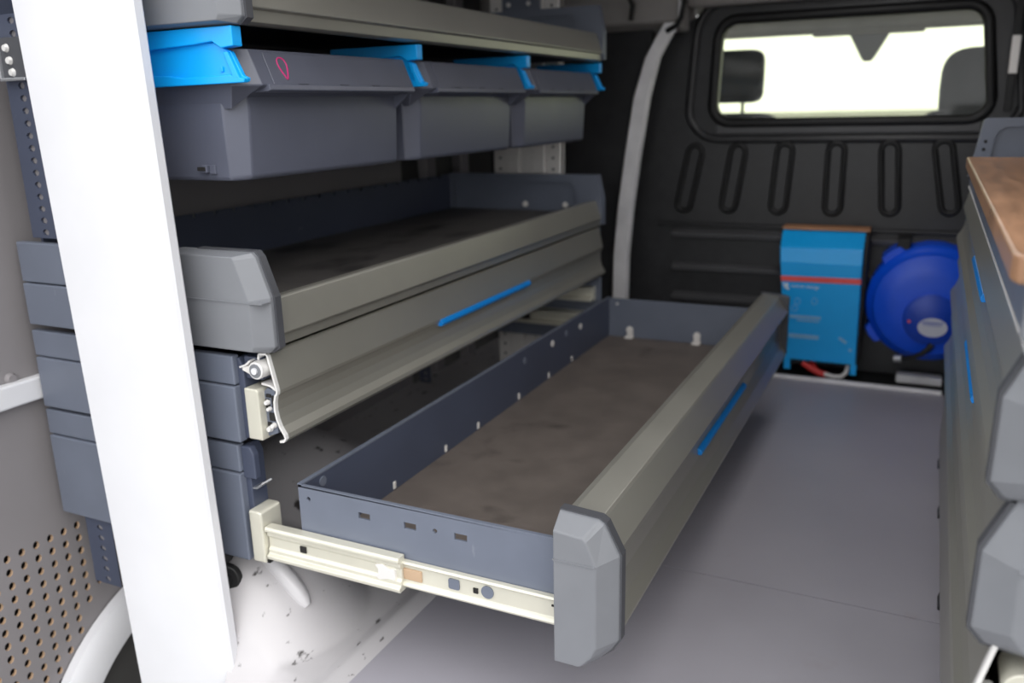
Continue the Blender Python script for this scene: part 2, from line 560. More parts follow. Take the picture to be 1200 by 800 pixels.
# white post at the left
bm = B()
X = [(-1.290, 1.25), (-1.288, 1.102), (-1.265, 0.5), (-1.243, -0.10), (-1.240, -0.5)]
XR = [(-1.033, 1.25), (-1.035, 1.084), (-1.018, 0.5), (-1.001, -0.02), (-1.0, -0.5)]
loops = []
for (xl, zl), (xr, zr) in zip(X, XR):
    z = zl
    loops.append([(xl, 0.945, z), (xl, 0.925, z), (xl + 0.006, 0.918, z), (xr - 0.045, 0.915, z), (xr - 0.004, 0.921, z), (xr, 0.926, z), (xr, 0.940, z), (xr - 0.004, 0.945, z)])
rings(bm, loops)
struct(obj('trim_6', bm, 'white_paint', smooth=35), 'broad white painted door post standing in front of the left shelving')

# wheel housing
def hgt(x, y):
    s = -x - 0.80
    if s < 0.03:
        z = 0.012 * math.sin(s / 0.03 * PI / 2)
    elif s < 0.055:
        z = 0.012 - 0.010 * (s - 0.03) / 0.025
    else:
        z = 0.002 + (s - 0.055) * 0.055
    d = math.hypot((x + 1.30) / 0.34, (y - 1.46) / 0.36)
    if d < 1:
        z += 0.17 * (0.5 + 0.5 * math.cos(d * PI)) ** 0.8
    q = ((x + 1.08) / 0.20) ** 2 + ((y - 1.09) / 0.20) ** 2
    if q < 1:
        z += 0.16 * (1 - q) ** 1.2
    if y < 0.95 and x < -0.86:
        z -= 1.1 * (0.95 - y) * min(1.0, (-0.86 - x) / 0.09)
    return z
bm = B()
nx, ny = 90, 100
xs = [-0.80 - 0.70 * (i / nx) ** 1.5 for i in range(nx + 1)]
ys = [0.64 + 0.3075 * j / 15 for j in range(15)] + [0.9475 + 0.45 * j / 45 for j in range(45)] + [1.3975 + 1.55 * j / 40 for j in range(41)]
g = [[bm.verts.new((x, y, hgt(x, y))) for y in ys] for x in xs]
for i in range(nx):
    for j in range(ny):
        if (xs[i + 1] < -1.17 and ys[j] < 1.25) or (xs[i + 1] < -1.02 and ys[j] < 0.93):
            continue
        bm.faces.new((g[i][j], g[i + 1][j], g[i + 1][j + 1], g[i][j + 1]))
arch = struct(obj('wheel_housing', bm, 'arch_white', smooth=60), 'white painted wheel housing with dirty scuffs under the left shelving')
# pressed rim on the round bulge
rp = [(x, 1.05, hgt(x, 1.05) + 0.002) for x in (-1.055, -1.035, -1.012, -0.991, -0.972, -0.957, -0.945, -0.937)]
bm = B()
tube(bm, rp, [0.006, 0.012, 0.015, 0.0165, 0.017, 0.016, 0.013, 0.007], 14)
obj('rim', bm, 'housing_white', arch, smooth=60, label='pressed rim curving over the white bulge')
bm = B()
cyl(bm, (-1.065, 0.99, 0.128), (0.5, -0.9, 0.15), 0.030, 0.012, 20, r2=0.026)
cyl(bm, (-1.062, 0.985, 0.129), (0.5, -0.9, 0.15), 0.016, 0.020, 16, r2=0.010)
cyl(bm, (-1.078, 1.0, 0.158), (0.0, -0.2, 1), 0.02, 0.02, 14)
tag(obj('rubber_buffer', bm, 'rubber', bevel=0.002, smooth=40), 'round black rubber buffer under the lowest drawer end, beside the white post', 'buffer')
# arch lip at the lower left
bm = B()
pr = []
Ro, Ri = 0.418, 0.345
A0, A1, NA = 178, 70, 30
for k in range(NA + 1):
    a = math.radians(A0 + (A1 - A0) * k / NA)
    c, s = math.cos(a), math.sin(a)
    pr.append([(-1.497, 1.25 + Ro * c, -0.45 + Ro * s), (-1.475, 1.25 + Ro * c, -0.45 + Ro * s), (-1.462, 1.25 + (Ro - .02) * c, -0.45 + (Ro - .02) * s), (-1.462, 1.25 + Ri * c, -0.45 + Ri * s), (-1.497, 1.25 + Ri * c, -0.45 + Ri * s)])
rings(bm, pr)
obj('arch_lip', bm, 'white_paint', arch, smooth=40)
bm = B()
fan = [(-1.492, 1.25 + 0.36 * math.cos(math.radians(a)), -0.45 + 0.36 * math.sin(math.radians(a))) for a in range(0, 360, 12)]
bm.faces.new([bm.verts.new(p) for p in fan])
obj('arch_liner', bm, 'dark_grey', arch)
bm = B(); cyl(bm, (-1.49, 0.985, -0.225), (1, -.3, .2), 0.018, 0.02, 16, r2=0.012)
obj('liner_bolt', bm, 'rubber', arch, smooth=40)

# ------------------------------------------------------------------ left shelving
YN, YF = 1.0, 2.53
unit = thing('van_shelving', 'long slate blue and aluminium van shelving unit along the left wall', 'shelving', (-1.2, 1.76, 0.18))

def cap_loft(bm, outline, y_back, y_mid, y_front, inset, mi=0, slit=None):
    """end cap: outline (x, z) at y_back/y_mid, inset outline at y_front"""
    rings(bm, [[(x, y_back, z) for x, z in outline], [(x, y_mid, z) for x, z in outline], [(x, y_front, z) for x, z in inset]], mi=mi)

# end plates, near and far (slate), each with the step moulded across
def plate(z0, z1, xf, yc, sgn, bevel=0.003, step=None):
    """end plate of one module, two leaves with a step line"""
    bm = B()
    st = step if step else z1 - (z1 - z0) * 0.48
    y0, y1 = sorted((yc, yc + sgn * 0.016))
    y0b, y1b = sorted((yc, yc + sgn * 0.0195))
    box(bm, -1.474, xf, y0, y1, st + 0.001, z1)
    box(bm, -1.470, xf + 0.001, y0b, y1b, z0, st - 0.001)
    return bm

for z0, z1, xf, st in ((0.562, 0.714, -1.08, 0.64), (0.402, 0.550, -0.985, 0.50), (0.183, 0.395, -0.995, 0.345)):
    p = obj('end_plate', plate(z0, z1, xf, YN, -1, step=st), 'slate', unit, 0.0025)
    if z0 < 0.5:
        bm = B()
        # folded front return of the plate
        prism_y(bm, [(xf - 0.002, z0 + 0.004), (xf + 0.012, z0 + 0.006), (xf + 0.012, z1 - 0.02), (xf + 0.004, z1 - 0.004), (xf - 0.002, z1 - 0.004)], 0.994, 1.03)
        obj('front_return', bm, 'dark_slate', p, 0.0015)
for z0, z1, xf in ((0.402, 0.556, -0.925), (0.183, 0.395, -0.92)):
    obj('end_plate', plate(z0, z1, xf, YF, 1), 'slate', unit, 0.0025)
bm = B(); prism_y(bm, [(-0.995, 0.335), (-0.968, 0.335), (-0.968, 0.378), (-0.975, 0.392), (-0.995, 0.392)], 0.99, 1.004)
obj('front_tab', bm, 'dark_slate', unit, 0.002)

# trays: top and second level
def tray(zb, name, label):
    """pan with folded back, far end panel, front rail, near and far caps; zb is the module bottom"""
    zf = zb + 0.040
    bm = B()
    box(bm, -1.45, -0.93, 1.0, YF - 0.012, zf - 0.012, zf)                  # pan
    box(bm, -1.454, -1.448, 1.0, YF - 0.012, zf, zb + 0.147)                # back
    y = 1.02
    while y < 2.50:                                                         # teeth along the back's top edge
        box(bm, -1.454, -1.448, y, y + 0.050, zb + 0.1465, zb + 0.155)
        y += 0.062
    t = obj(name, bm, 'dark_slate', unit, label=label)
    bm = B(); box(bm, -1.44, -0.935, 1.035, YF - 0.018, zf + 0.0005, zf + 0.004)
    obj('ribbed_mat', bm, 'mat_dark', t, label='dark ribbed rubber mat')
    # far end panel with rounded recess
    bm = B()
    x0, x1, z0, z1 = -1.452, -0.912, zb + 0.005, zb + 0.158
    outl = [(x0, z0), (-0.908, z0), (-0.908, zb + 0.085), (x1 - 0.012, z1), (x0, z1)]
    prism_y(bm, outl, YF - 0.006, YF + 0.012)
    ci = [(-0.995, zb + 0.03)] + arc(-1.025, zb + 0.105, 0.03, 0, 90, 6) + [(x0 + 0.02, zb + 0.135), (x0 + 0.02, zb + 0.03)]
    ring_out = [(-0.908, zb + 0.03), (-0.908, zb + 0.085), (x1 - 0.012, z1), (x0, z1), (x0, zb + 0.03)]
    plate_hole(bm, ring_out + [(x0, zb + 0.02), (-0.908, zb + 0.02)], [ci], lambda u, v, d: (u, YF - 0.020 + d, v), 0.014)
    obj('end_panel', bm, 'slate', t)
    for x in (-1.175, -1.035):
        bm = B(); cyl(bm, (x, YF - 0.008, zb + 0.062), (0, -1, 0), 0.010, 0.008, 12, r2=0.007)
        obj('screw_head', bm, 'post_alu', t, smooth=40)
    # front rail
    bm = B()
    prism_y(bm, [(-0.945, zb + 0.079), (-0.930, zb + 0.080), (-0.926, zb + 0.077), (-0.909, zb + 0.0245), (-0.910, zb + 0.022), (-0.9165, zb + 0.0205), (-0.918, zb + 0.003), (-0.926, zb + 0.000), (-0.945, zb + 0.000)], 1.005, YF - 0.001)
    obj('front_rail', bm, 'alu', t, 0.0008, 1)
    # near cap
    bm = B()
    o_ = [(-1.09, zb + 0.157), (-0.932, zb + 0.157), (-0.925, zb + 0.150), (-0.903, zb + 0.088), (-0.903, zb + 0.008), (-0.914, zb - 0.002), (-1.09, zb - 0.002)]
    i_ = [(-1.085, zb + 0.152), (-0.955, zb + 0.152), (-0.952, zb + 0.147), (-0.930, zb + 0.084), (-0.930, zb + 0.010), (-0.934, zb + 0.002), (-1.085, zb + 0.002)]
    cap_loft(bm, o_, 1.012, 0.996, 0.976, i_)
    c = obj('end_cap', bm, 'cap_grey', t, 0.0015)
    bm = B()
    prism_y(bm, [(-1.05, zb + 0.159), (-0.930, zb + 0.159), (-0.922, zb + 0.150), (-0.8995, zb + 0.088), (-0.8995, zb + 0.006), (-0.912, zb - 0.003), (-1.05, zb - 0.003)], 1.002, 1.016)
    obj('cap_seal', bm, 'dark_cap', c, label='dark edge band of the cap')
    bm = B(); box(bm, -1.088, -0.931, 0.9745, 0.977, zb + 0.0805, zb + 0.0825)
    box(bm, -0.931, -0.9025, 0.9745, 0.996, zb + 0.0805, zb + 0.0825)
    obj('step_line', bm, 'cap_grey', c)
    return t
tray(1.053, 'shelf_tray', 'upper open tray with an aluminium front rail, above the bins')
tray(0.562, 'shelf_tray', 'lower open tray with a dark mat, below the bins')

# closed drawer (module two): sheet profile with open cut end
def front_profile(x0, zt, h, sgn=1):
    """drawer front as (x, z) polyline: top fold, tilted face, finger groove, lip. x0 = ridge x, sgn = outward direction"""
    P = [(-0.030, 0), (-0.016, 0.002), (-0.013, 0.0), (0.0, -0.060), (-0.001, -0.065), (-0.004, -0.068), (-0.0075, -0.080), (-0.008, -0.095), (-0.0055, -0.110), (-0.0005, -0.124), (0.007, -0.136), (0.0085, -0.142), (0.004, -0.1475), (-0.004, -0.149)]
    return [(x0 + sgn * dx, zt + dz * h / 0.149) for dx, dz in P]

bm = B(); box(bm, -1.45, -0.955, 1.02, YF - 0.01, 0.405, 0.410)
box(bm, -1.45, -1.446, 1.02, YF - 0.01, 0.41, 0.52)
dr1 = obj('drawer', bm, 'dark_slate', unit, label='closed drawer with a blue grip strip, its end cap missing')
bm = B(); sheet_y(bm, front_profile(-0.912, 0.554, 0.146), 0.0032, 1.005, YF - 0.002)
obj('front_profile', bm, 'alu', dr1)
bm = B(); sheet_y(bm, front_profile(-0.912, 0.554, 0.146), 0.0036, 0.9985, 1.0052)
obj('cut_edge', bm, 'alu_cut', dr1, label='bright cut end of the aluminium front')
bm = B(); sheet_y(bm, [(-0.942, 0.554), (-0.944, 0.545)], 0.0036, 0.9985, 1.02)
obj('inner_flange', bm, 'alu_cut', dr1)
bm = B(); sheet_y(bm, [(-0.942, 0.505), (-0.925, 0.503), (-0.914, 0.497)], 0.0032, 0.9985, 1.02)
obj('inner_flange', bm, 'alu_cut', dr1)
def grip(x, y0, y1, z, sgn, parent, k=1.0):
    bm = B()
    prism_y(bm, [(x, z + 0.010 * k), (x + sgn * 0.009 * k, z + 0.006 * k), (x + sgn * 0.012 * k, z - 0.002 * k), (x + sgn * 0.009 * k, z - 0.008 * k), (x, z - 0.007 * k)], y0, y1)
    return obj('grip_strip', bm, 'handle_blue', parent, 0.001, label='bright blue grip strip')
grip(-0.918, 1.515, 1.972, 0.487, 1, dr1)
# lock parts inside the open end
bm = B()
cyl(bm, (-0.9395, 0.985, 0.5305), (0, 1, 0), 0.0145, 0.05, 24)
rl = obj('roller', bm, 'alu_cut', dr1, 0.001, smooth=40)
bm = B(); cyl(bm, (-0.9395, 0.984, 0.5305), (0, 1, 0), 0.0115, 0.004, 20)
obj('roller_hub', bm, 'cap_grey', rl, smooth=40)
bm = B(); cyl(bm, (-0.9395, 0.981, 0.5305), (0, 1, 0), 0.0055, 0.005, 14)
obj('roller_pin', bm, 'white_paint', rl, smooth=40)
bm = B(); prism_y(bm, [(-0.945, 0.517), (-0.972, 0.527), (-0.971, 0.533), (-0.958, 0.535), (-0.945, 0.545)], 0.99, 1.02)
obj('roller_arm', bm, 'post_alu', dr1, 0.001)
bm = B(); sheet_y(bm, [(-0.975, 0.532), (-0.962, 0.537), (-0.952, 0.545)], 0.003, 0.988, 1.015)
obj('spring_leaf', bm, 'alu_cut', dr1)
bm = B(); box(bm, -0.975, -0.94, 1.0, 1.05, 0.51, 0.548)
obj('lock_body', bm, 'dark_slate', dr1, 0.002)
bm = B()
prism_y(bm, [(-0.972, 0.409), (-0.943, 0.409), (-0.943, 0.493), (-0.947, 0.497), (-0.972, 0.497)], 0.989, 1.06)
obj('slide_channel', bm, 'zinc', dr1, 0.002, label='cream steel end of the drawer slide')
bm = B()
prism_y(bm, [(-0.944, 0.412), (-0.9225, 0.420), (-0.9225, 0.485), (-0.919, 0.502), (-0.925, 0.500), (-0.927, 0.494), (-0.936, 0.497), (-0.944, 0.490)], 1.004, 1.05)
br = obj('slide_bracket', bm, 'slate', dr1, 0.001)
for cx, cz, w, h in ((-0.926, 0.475, 0.002, 0.010), (-0.934, 0.484, 0.005, 0.003), (-0.930, 0.448, 0.006, 0.007), (-0.937, 0.430, 0.004, 0.008), (-0.937, 0.470, 0.004, 0.008)):
    bm = B(); box(bm, cx - w, cx + w, 1.0015, 1.005, cz - h, cz + h)
    obj('bracket_slot', bm, 'void', br, 0.001)
for cx, cz, r in ((-0.936, 0.473, 0.005), (-0.933, 0.462, 0.004), (-0.936, 0.427, 0.0055), (-0.927, 0.434, 0.005)):
    bm = B(); cyl(bm, (cx, 1.003, cz), (0, -1, 0), r, 0.007, 12, r2=r * 0.7)
    obj('screw_head', bm, 'alu_cut', br, smooth=40)

# pulled-out drawer (module three)
DX0, DX1 = -0.892, -0.395
bm = B()
def panel(bm, x0, x1, y0, y1, z0, z1, holes=()):
    box(bm, x0, x1, y0, y1, z0, z1)
# near side panel with real punched holes
outl = [(DX0, 0.203), (-0.365, 0.203), (-0.365, 0.330), (DX0, 0.333)]
holes = []
for cx in (-0.762, -0.676, -0.586):
    holes.append([(cx - 0.011, 0.297), (cx + 0.011, 0.297), (cx + 0.011, 0.308), (cx - 0.011, 0.308)])
for cx, cz in ((-0.872, 0.312), (-0.631, 0.304), (-0.415, 0.285)):
    holes.append([(cx + 0.004 * math.cos(k * PI / 5), cz + 0.004 * math.sin(k * PI / 5)) for k in range(10)])
plate_hole(bm, outl, holes, lambda u, v, d: (u, 1.004 + d, v), 0.004)
box(bm, DX0, DX0 + 0.004, 1.008, 2.526, 0.203, 0.333)
box(bm, DX0, -0.365, 2.526, 2.530, 0.203, 0.333)
box(bm, DX0, -0.365, 1.008, 2.526, 0.200, 0.204)
box(bm, DX0, -0.37, 1.004, 1.010, 0.3305, 0.3345)
box(bm, DX0 - 0.001, DX0 + 0.007, 1.004, 2.53, 0.333, 0.3365)
dr2 = obj('drawer', bm, 'slate', unit, label='long grey drawer pulled right out over the floor')
bm = B(); box(bm, DX0 + 0.006, -0.37, 1.012, 2.522, 0.2045, 0.210)
obj('drawer_mat', bm, 'mat_brown', dr2, label='worn grey-brown rubber drawer mat')
bm = B(); box(bm, DX0 + 0.004, DX0 + 0.0055, 1.02, 2.524, 0.207, 0.332)  # darker sheet over the slate wall, colours in the unlit inner side
obj('inner_back_face', bm, 'dark_slate', dr2, label='scratched slate inner side of the drawer, its shade coloured in')
k_ = 0
for y in (1.13, 1.27, 1.47, 1.62, 1.84, 2.03, 2.20):
    bm = B(); box(bm, DX0 + 0.0055, DX0 + 0.0085, y - 0.004, y + 0.004, 0.213, 0.228)
    obj('divider_clip', bm, 'post_alu', dr2, 0.001)
for y, z in ((2.06, 0.302), (2.27, 0.300), (1.88, 0.303), (2.16, 0.306), (1.06, 0.318)):
    bm = B(); cyl(bm, (DX0 + 0.005, y, z), (1, 0, 0), 0.009, 0.0025, 12)
    obj('punched_hole', bm, 'post_alu' if y > 2.0 and y != 2.16 else 'slate', dr2, smooth=40)
for x, nm in ((-0.815, 0), (-0.600, 1)):
    bm = B(); box(bm, x - 0.013, x + 0.013, 2.500, 2.526, 0.210, 0.217); box(bm, x - 0.010, x + 0.010, 2.517, 2.526, 0.217, 0.236)
    cyl(bm, (x + 0.002, 2.517, 0.238), (0, -1, 0), 0.011, 0.012, 12)
    obj('corner_clip', bm, 'post_alu', dr2, 0.002, label='pale metal clip at the drawer\'s far end')
bm = B(); cyl(bm, (-0.86, 2.526, 0.316), (0, -1, 0), 0.004, 0.003, 10)
obj('screw_head', bm, 'post_alu', dr2, smooth=40)
# front
PROF = [(-0.416, 0.378), (-0.405, 0.381), (-0.366, 0.374), (-0.362, 0.370), (-0.336, 0.332), (-0.340, 0.327), (-0.352, 0.312), (-0.358, 0.285), (-0.357, 0.255), (-0.349, 0.225), (-0.336, 0.204), (-0.336, 0.198), (-0.345, 0.194), (-0.375, 0.194), (-0.40, 0.20), (-0.40, 0.36), (-0.416, 0.36)]
bm = B(); prism_y(bm, PROF, 0.998, 2.528)
obj('front_profile', bm, 'alu', dr2, 0.0008, 1)
grip(-0.3575, 1.54, 1.985, 0.270, 1, dr2, 0.8)
bm = B()
o_ = [(-0.418, 0.388), (-0.360, 0.384), (-0.352, 0.379), (-0.330, 0.335), (-0.330, 0.205), (-0.340, 0.188), (-0.358, 0.168), (-0.368, 0.164), (-0.418, 0.164)]
i_ = [(-0.417, 0.370), (-0.374, 0.366), (-0.369, 0.361), (-0.355, 0.327), (-0.355, 0.200), (-0.362, 0.184), (-0.376, 0.168), (-0.380, 0.165), (-0.417, 0.165)]
cap_loft(bm, o_, 1.000, 0.990, 0.962, i_)
c = obj('end_cap', bm, 'cap_grey', dr2, 0.002)
bm = B()
prism_y(bm, [(-0.418, 0.390), (-0.359, 0.386), (-0.350, 0.380), (-0.3275, 0.336), (-0.3275, 0.204), (-0.338, 0.186), (-0.360, 0.166), (-0.418, 0.166)], 0.992, 1.008)
obj('cap_seal', bm, 'dark_cap', c, label='dark edge band of the cap')
bm = B(); box(bm, -0.4175, -0.356, 0.9605, 0.963, 0.3255, 0.3275)
obj('step_line', bm, 'cap_grey', c)
bm = B(); prism_y(bm, [(-0.418, 0.200), (-0.335, 0.200), (-0.335, 0.375), (-0.36, 0.38), (-0.418, 0.384)], 2.526, 2.545)
obj('far_cap', bm, 'dark_cap', dr2, 0.003)
# telescopic slide: outer member, inner member
bm = B()
prism_x(bm, [(1.001, 0.254), (0.984, 0.254), (0.982, 0.250), (0.982, 0.246), (0.9875, 0.243), (0.9875, 0.236), (0.991, 0.232), (0.991, 0.215), (0.9875, 0.211), (0.9875, 0.204), (0.982, 0.201), (0.982, 0.197), (0.984, 0.193), (1.001, 0.193)], -0.955, -0.688)
sl = obj('slide', bm, 'zinc', dr2, 0.0008, 1, label='cream zinc-plated telescopic slide, outer member')
bm = B(); box(bm, -0.887, -0.875, 0.9885, 0.992, 0.219, 0.230)
obj('stop_tab', bm, 'void', sl)
bm = B(); prism_y(bm, [(-0.735, 0.212), (-0.728, 0.207), (-0.712, 0.212), (-0.698, 0.212), (-0.698, 0.230), (-0.712, 0.230), (-0.722, 0.236), (-0.735, 0.232), (-0.730, 0.226), (-0.730, 0.217)], 0.986, 0.992)
obj('latch_plate', bm, 'alu_cut', sl, 0.001)
bm = B()
prism_x(bm, [(1.003, 0.245), (0.994, 0.245), (0.992, 0.2415), (0.996, 0.238), (0.9985, 0.2365), (0.9985, 0.2095), (0.996, 0.208), (0.992, 0.204), (0.994, 0.200), (1.003, 0.200)], -0.690, -0.418)
sl2 = obj('slide', bm, 'zinc', dr2, 0.0006, 1, label='cream zinc-plated telescopic slide, inner member')
bm = B(); prism_y(bm, rrect(-0.607, -0.588, 0.2155, 0.233, 0.003, 3), 0.9965, 0.999); obj('slide_hole', bm, 'slate', sl2)
bm = B(); cyl(bm, (-0.540, 0.9965, 0.2245), (0, 1, 0), 0.0105, 0.0022, 18); obj('slide_hole', bm, 'slate', sl2)
bm = B(); box(bm, -0.564, -0.556, 0.9965, 0.999, 0.218, 0.2265); obj('slide_hole', bm, 'void', sl2)
bm = B(); box(bm, -0.435, -0.421, 0.9965, 0.999, 0.228, 0.2305); obj('slide_hole', bm, 'void', sl2)
bm = B(); box(bm, -0.688, -0.655, 0.9955, 0.999, 0.213, 0.232)
obj('ball_cage', bm, 'panel_core', sl2, 0.001)
bm = B()
prism_y(bm, [(-0.984, 0.186), (-0.957, 0.186), (-0.957, 0.278), (-0.962, 0.281), (-0.984, 0.281)], 0.980, 1.03)
obj('slide_bracket', bm, 'zinc', unit, 0.003, label='cream steel bracket holding the pulled-out slide')
bm = B(); box(bm, -0.958, -0.952, 0.984, 1.004, 0.186, 0.192)
obj('bracket_foot', bm, 'rubber', unit)
bm = B(); sheet_y(bm, [(-0.985, 0.315), (-0.974, 0.316), (-0.965, 0.323), (-0.962, 0.326)], 0.003, 0.996, 1.02)
obj('spring_clip', bm, 'steel', unit)
# slides on the far plate, seen through the gap over the pulled-out drawer
for x0, x1, z, yy in ((-1.30, -0.955, 0.262, 2.47), (-1.22, -0.935, 0.345, 2.49)):
    bm = B()
    prism_x(bm, [(YF, z - 0.022), (yy, z - 0.022), (yy, z - 0.012), (yy + 0.02, z - 0.010), (yy + 0.02, z + 0.012), (yy, z + 0.014), (yy, z + 0.022), (YF, z + 0.022)], x0, x1)
    s = obj('slide', bm, 'zinc', unit, 0.001, 1, label='pale drawer slide on the far end plate')
    bm = B(); box(bm, x0 + 0.12, x0 + 0.15, yy + 0.012, yy + 0.021, z - 0.010, z + 0.008)
    obj('slide_stop', bm, 'rubber', s)

# bin guides under the upper tray
bm = B()
gp = [(-1.125, 1.050), (-0.930, 1.050), (-0.925, 1.046), (-0.925, 1.018), (-0.932, 1.014), (-0.915, 0.979), (-0.915, 0.972), (-0.925, 0.970), (-1.125, 0.970)]
prism_y(bm, [(-1.13, 1.049), (-0.922, 1.049), (-0.922, 1.021), (-0.946, 1.019), (-0.962, 1.029), (-1.00, 1.026), (-1.13, 1.021)], 0.992, 1.012)
prism_y(bm, [(-1.13, 1.028), (-0.965, 1.028), (-0.945, 1.018), (-0.9345, 1.014), (-0.917, 0.980), (-0.9085, 0.977), (-0.910, 0.971), (-1.13, 0.969)], 1.000, 1.008)
prism_y(bm, [(-1.13, 0.986), (-1.06, 0.984), (-1.03, 0.980), (-0.935, 0.982), (-0.925, 0.978), (-0.908, 0.976), (-0.910, 0.970), (-1.13, 0.968)], 0.994, 1.004)
prism_y(bm, [(-0.945, 1.014), (-0.936, 1.014), (-0.918, 0.976), (-0.930, 0.976)], 0.994, 1.004)
box(bm, -0.956, -0.951, 0.997, 1.002, 0.986, 0.994)
guide = obj('bin_guide', bm, 'guide_blue', unit, 0.0015, label='bright blue bin guide nearest the camera')
for y in (1.505, 2.016, 2.535):
    c = guide.copy(); COL.objects.link(c)
    c.location.y += y - 1.004
    c['label'] = {1.505: 'blue bin guide between the first and second bins', 2.016: 'blue bin guide between the second and third bins', 2.535: 'blue bin guide beyond the third bin'}[y]

# wall upright with holes, bracket with bolts
def upright(y, z0, z1, xa, xb, label=None):
    bm = B()
    n = int((z1 - z0) / 0.0205)
    perf_plate(bm, xa, z0, 1, n, xb - xa, (z1 - z0) / n, 0.0085, 0.0058, lambda u, v, d: (u, y + d, v), 0.004, mi=0, core=0)
    box(bm, xa - 0.002, xa, y, y + 0.03, z0, z1)
    box(bm, xa + 0.002, xb - 0.002, y + 0.0045, y + 0.008, z0 + 0.002, z1 - 0.002, 1)
    return obj('perforated_upright', bm, ['dark_slate', 'panel_grey'], unit, label=label)
upright(0.993, 0.036, 0.192, -1.423, -1.352)
upright(0.993, 0.722, 1.095, -1.434, -1.363)
upright(2.30, 0.05, 0.56, -1.47, -1.43)
bm = B(); prism_y(bm, rrect(-1.430, -1.366, 0.990, 1.058, 0.008, 4), 0.984, 0.992)
brk = obj('joining_bracket', bm, 'dark_cap', unit, 0.001, label='bolted bracket with a bright rim at the top of the upright')
for p in ([(-1.428, 0.992), (-1.428, 1.056)], [(-1.43, 0.991), (-1.366, 0.991)]):
    bm = B(); sheet_y(bm, p, 0.005, 0.978, 0.992)
    obj('bracket_rim', bm, 'steel', brk, 0.001, label='bright metal rim')
for cz, cx in ((1.041, -1.408), (1.021, -1.404), (1.002, -1.401)):
    bm = B(); cyl(bm, (cx, 0.985, cz), (0, -1, 0), 0.0075, 0.006, 16, r2=0.005)
    obj('bolt', bm, 'alu_cut', brk, smooth=40)

# ------------------------------------------------------------------ bins
BN = [('storage_bin', 'dark grey storage bin with a pink pen mark, nearest of three under the top tray', 1.018, 0.480),
      ('storage_bin', 'middle dark grey storage bin of the three under the top tray', 1.520, 0.490),
      ('storage_bin', 'farthest dark grey storage bin under the top tray, nearest the cab partition', 2.030, 0.495)]
def make_bin(y, L, label):
    t = thing('storage_bin', label, 'bin', (-1.15, y + L / 2, 0.825), 'storage bins under the top tray')
    y1 = y + L - 0.03
    # body: chamfered near and far front corners
    bm = B()
    xb, xf = -1.42, -0.962
    zb_, zt_ = 0.825, 0.932
    def outline(z, grow):
        return [(xb, y + 0.004 - grow * .4, z), (xf - 0.020, y + 0.004 - grow * .4, z), (xf + grow, y + 0.032, z), (xf + grow, y1 - 0.006, z), (xf - 0.02, y1 + 0.012, z), (xb, y1 + 0.012, z)]
    rings(bm, [outline(zb_, -0.006), outline(zb_ + 0.006, 0.0), outline(zt_, 0.006), outline(0.956, 0.004)], cap1=False)
    body = obj('bin_body', bm, 'bin_grey', t, 0.0025, smooth=20)
    # collar: flared rim running round the near side and front
    bm = B()
    lo = outline(zt_, 0.006)
    def flare(z, dx, dy):
        return [(xb, y + 0.004 - dy, z), (xf - 0.005 + dx * 0.3, y + 0.004 - dy, z), (xf + dx, y + 0.024, z), (xf + dx, y1 + 0.0, z), (xf - 0.005 + dx * 0.3, y1 + 0.016 + dy, z), (xb, y1 + 0.016 + dy, z)]
    lowr = flare(0.934, 0.005, 0.0)
    lowr[2] = (lowr[2][0], lowr[2][1], 0.952); lowr[3] = (lowr[3][0], lowr[3][1], 0.952)
    rings(bm, [lowr, flare(0.966, 0.042, 0.008), flare(0.968, 0.044, 0.009), flare(1.020, 0.022, 0.009), flare(1.020, 0.016, 0.004), flare(0.968, 0.034, 0.004)], cap0=False, cap1=False)
    col_ = obj('bin_collar', bm, 'bin_grey', t, 0.0015, smooth=20)
    # near front corner block, sloping label window and underside hooks
    bm = B()
    prism_y(bm, [(xf + 0.0435, 0.968), (xf + 0.0235, 1.016), (xf + 0.0255, 1.016), (xf + 0.0455, 0.968)], y + 0.050, y1 - 0.020)
    lab = obj('label_plate', bm, 'bin_grey', t, 0.0006, 1)
    for q in (0.16, 0.46, 0.72):
        yy = y + 0.05 + q * (L - 0.12)
        bm = B(); box(bm, xf + 0.042, xf + 0.0465, yy, yy + 0.022, 0.9655, 0.970)
        obj('label_slot', bm, 'void', lab)
    bm = B()
    prism_y(bm, [(xf - 0.01, 0.966), (xf + 0.048, 0.969), (xf + 0.050, 0.960), (xf + 0.044, 0.958), (xf - 0.01, 0.956)], y + 0.034, y1 - 0.004)
    obj('front_lip', bm, 'bin_grey', t, 0.0015)
    bm = B()
    prism_y(bm, [(xf, 0.958), (xf + 0.040, 0.958), (xf + 0.002, 0.926)], y1 - 0.012, y1 - 0.008)
    obj('gusset', bm, 'bin_grey', t)
    bm = B()
    box(bm, xf - 0.070, xf - 0.060, y - 0.005, y + 0.005, 0.838, 0.850)
    box(bm, xf - 0.058, xf - 0.046, y - 0.001, y + 0.005, 0.836, 0.850)
    lt = obj('latch_tab', bm, 'bin_grey', t, 0.001)
    bm = B(); box(bm, xf - 0.078, xf - 0.062, y - 0.006, y - 0.004, 0.841, 0.847)
    obj('latch_slot', bm, 'void', lt)
    return t
bins = [make_bin(y, L, lb) for _, lb, y, L in BN]
# pen mark on the first bin
bm = B()
pm = []
yc, zc = 1.103, 0.993
for k in range(14):
    a = 2 * PI * k / 14
    yy = yc + 0.009 * math.cos(a) + 0.003 * math.sin(2 * a)
    zz = zc + 0.0165 * math.sin(a)
    pm.append((-0.962 + 0.0455 - (zz - 0.968) * 0.0200 / 0.048 + 0.0002, yy, zz))
tube(bm, pm, 0.0013, 6, closed=True)
obj('pen_mark', bm, 'magenta', bins[0], label='pink felt-pen loop on the bin front')

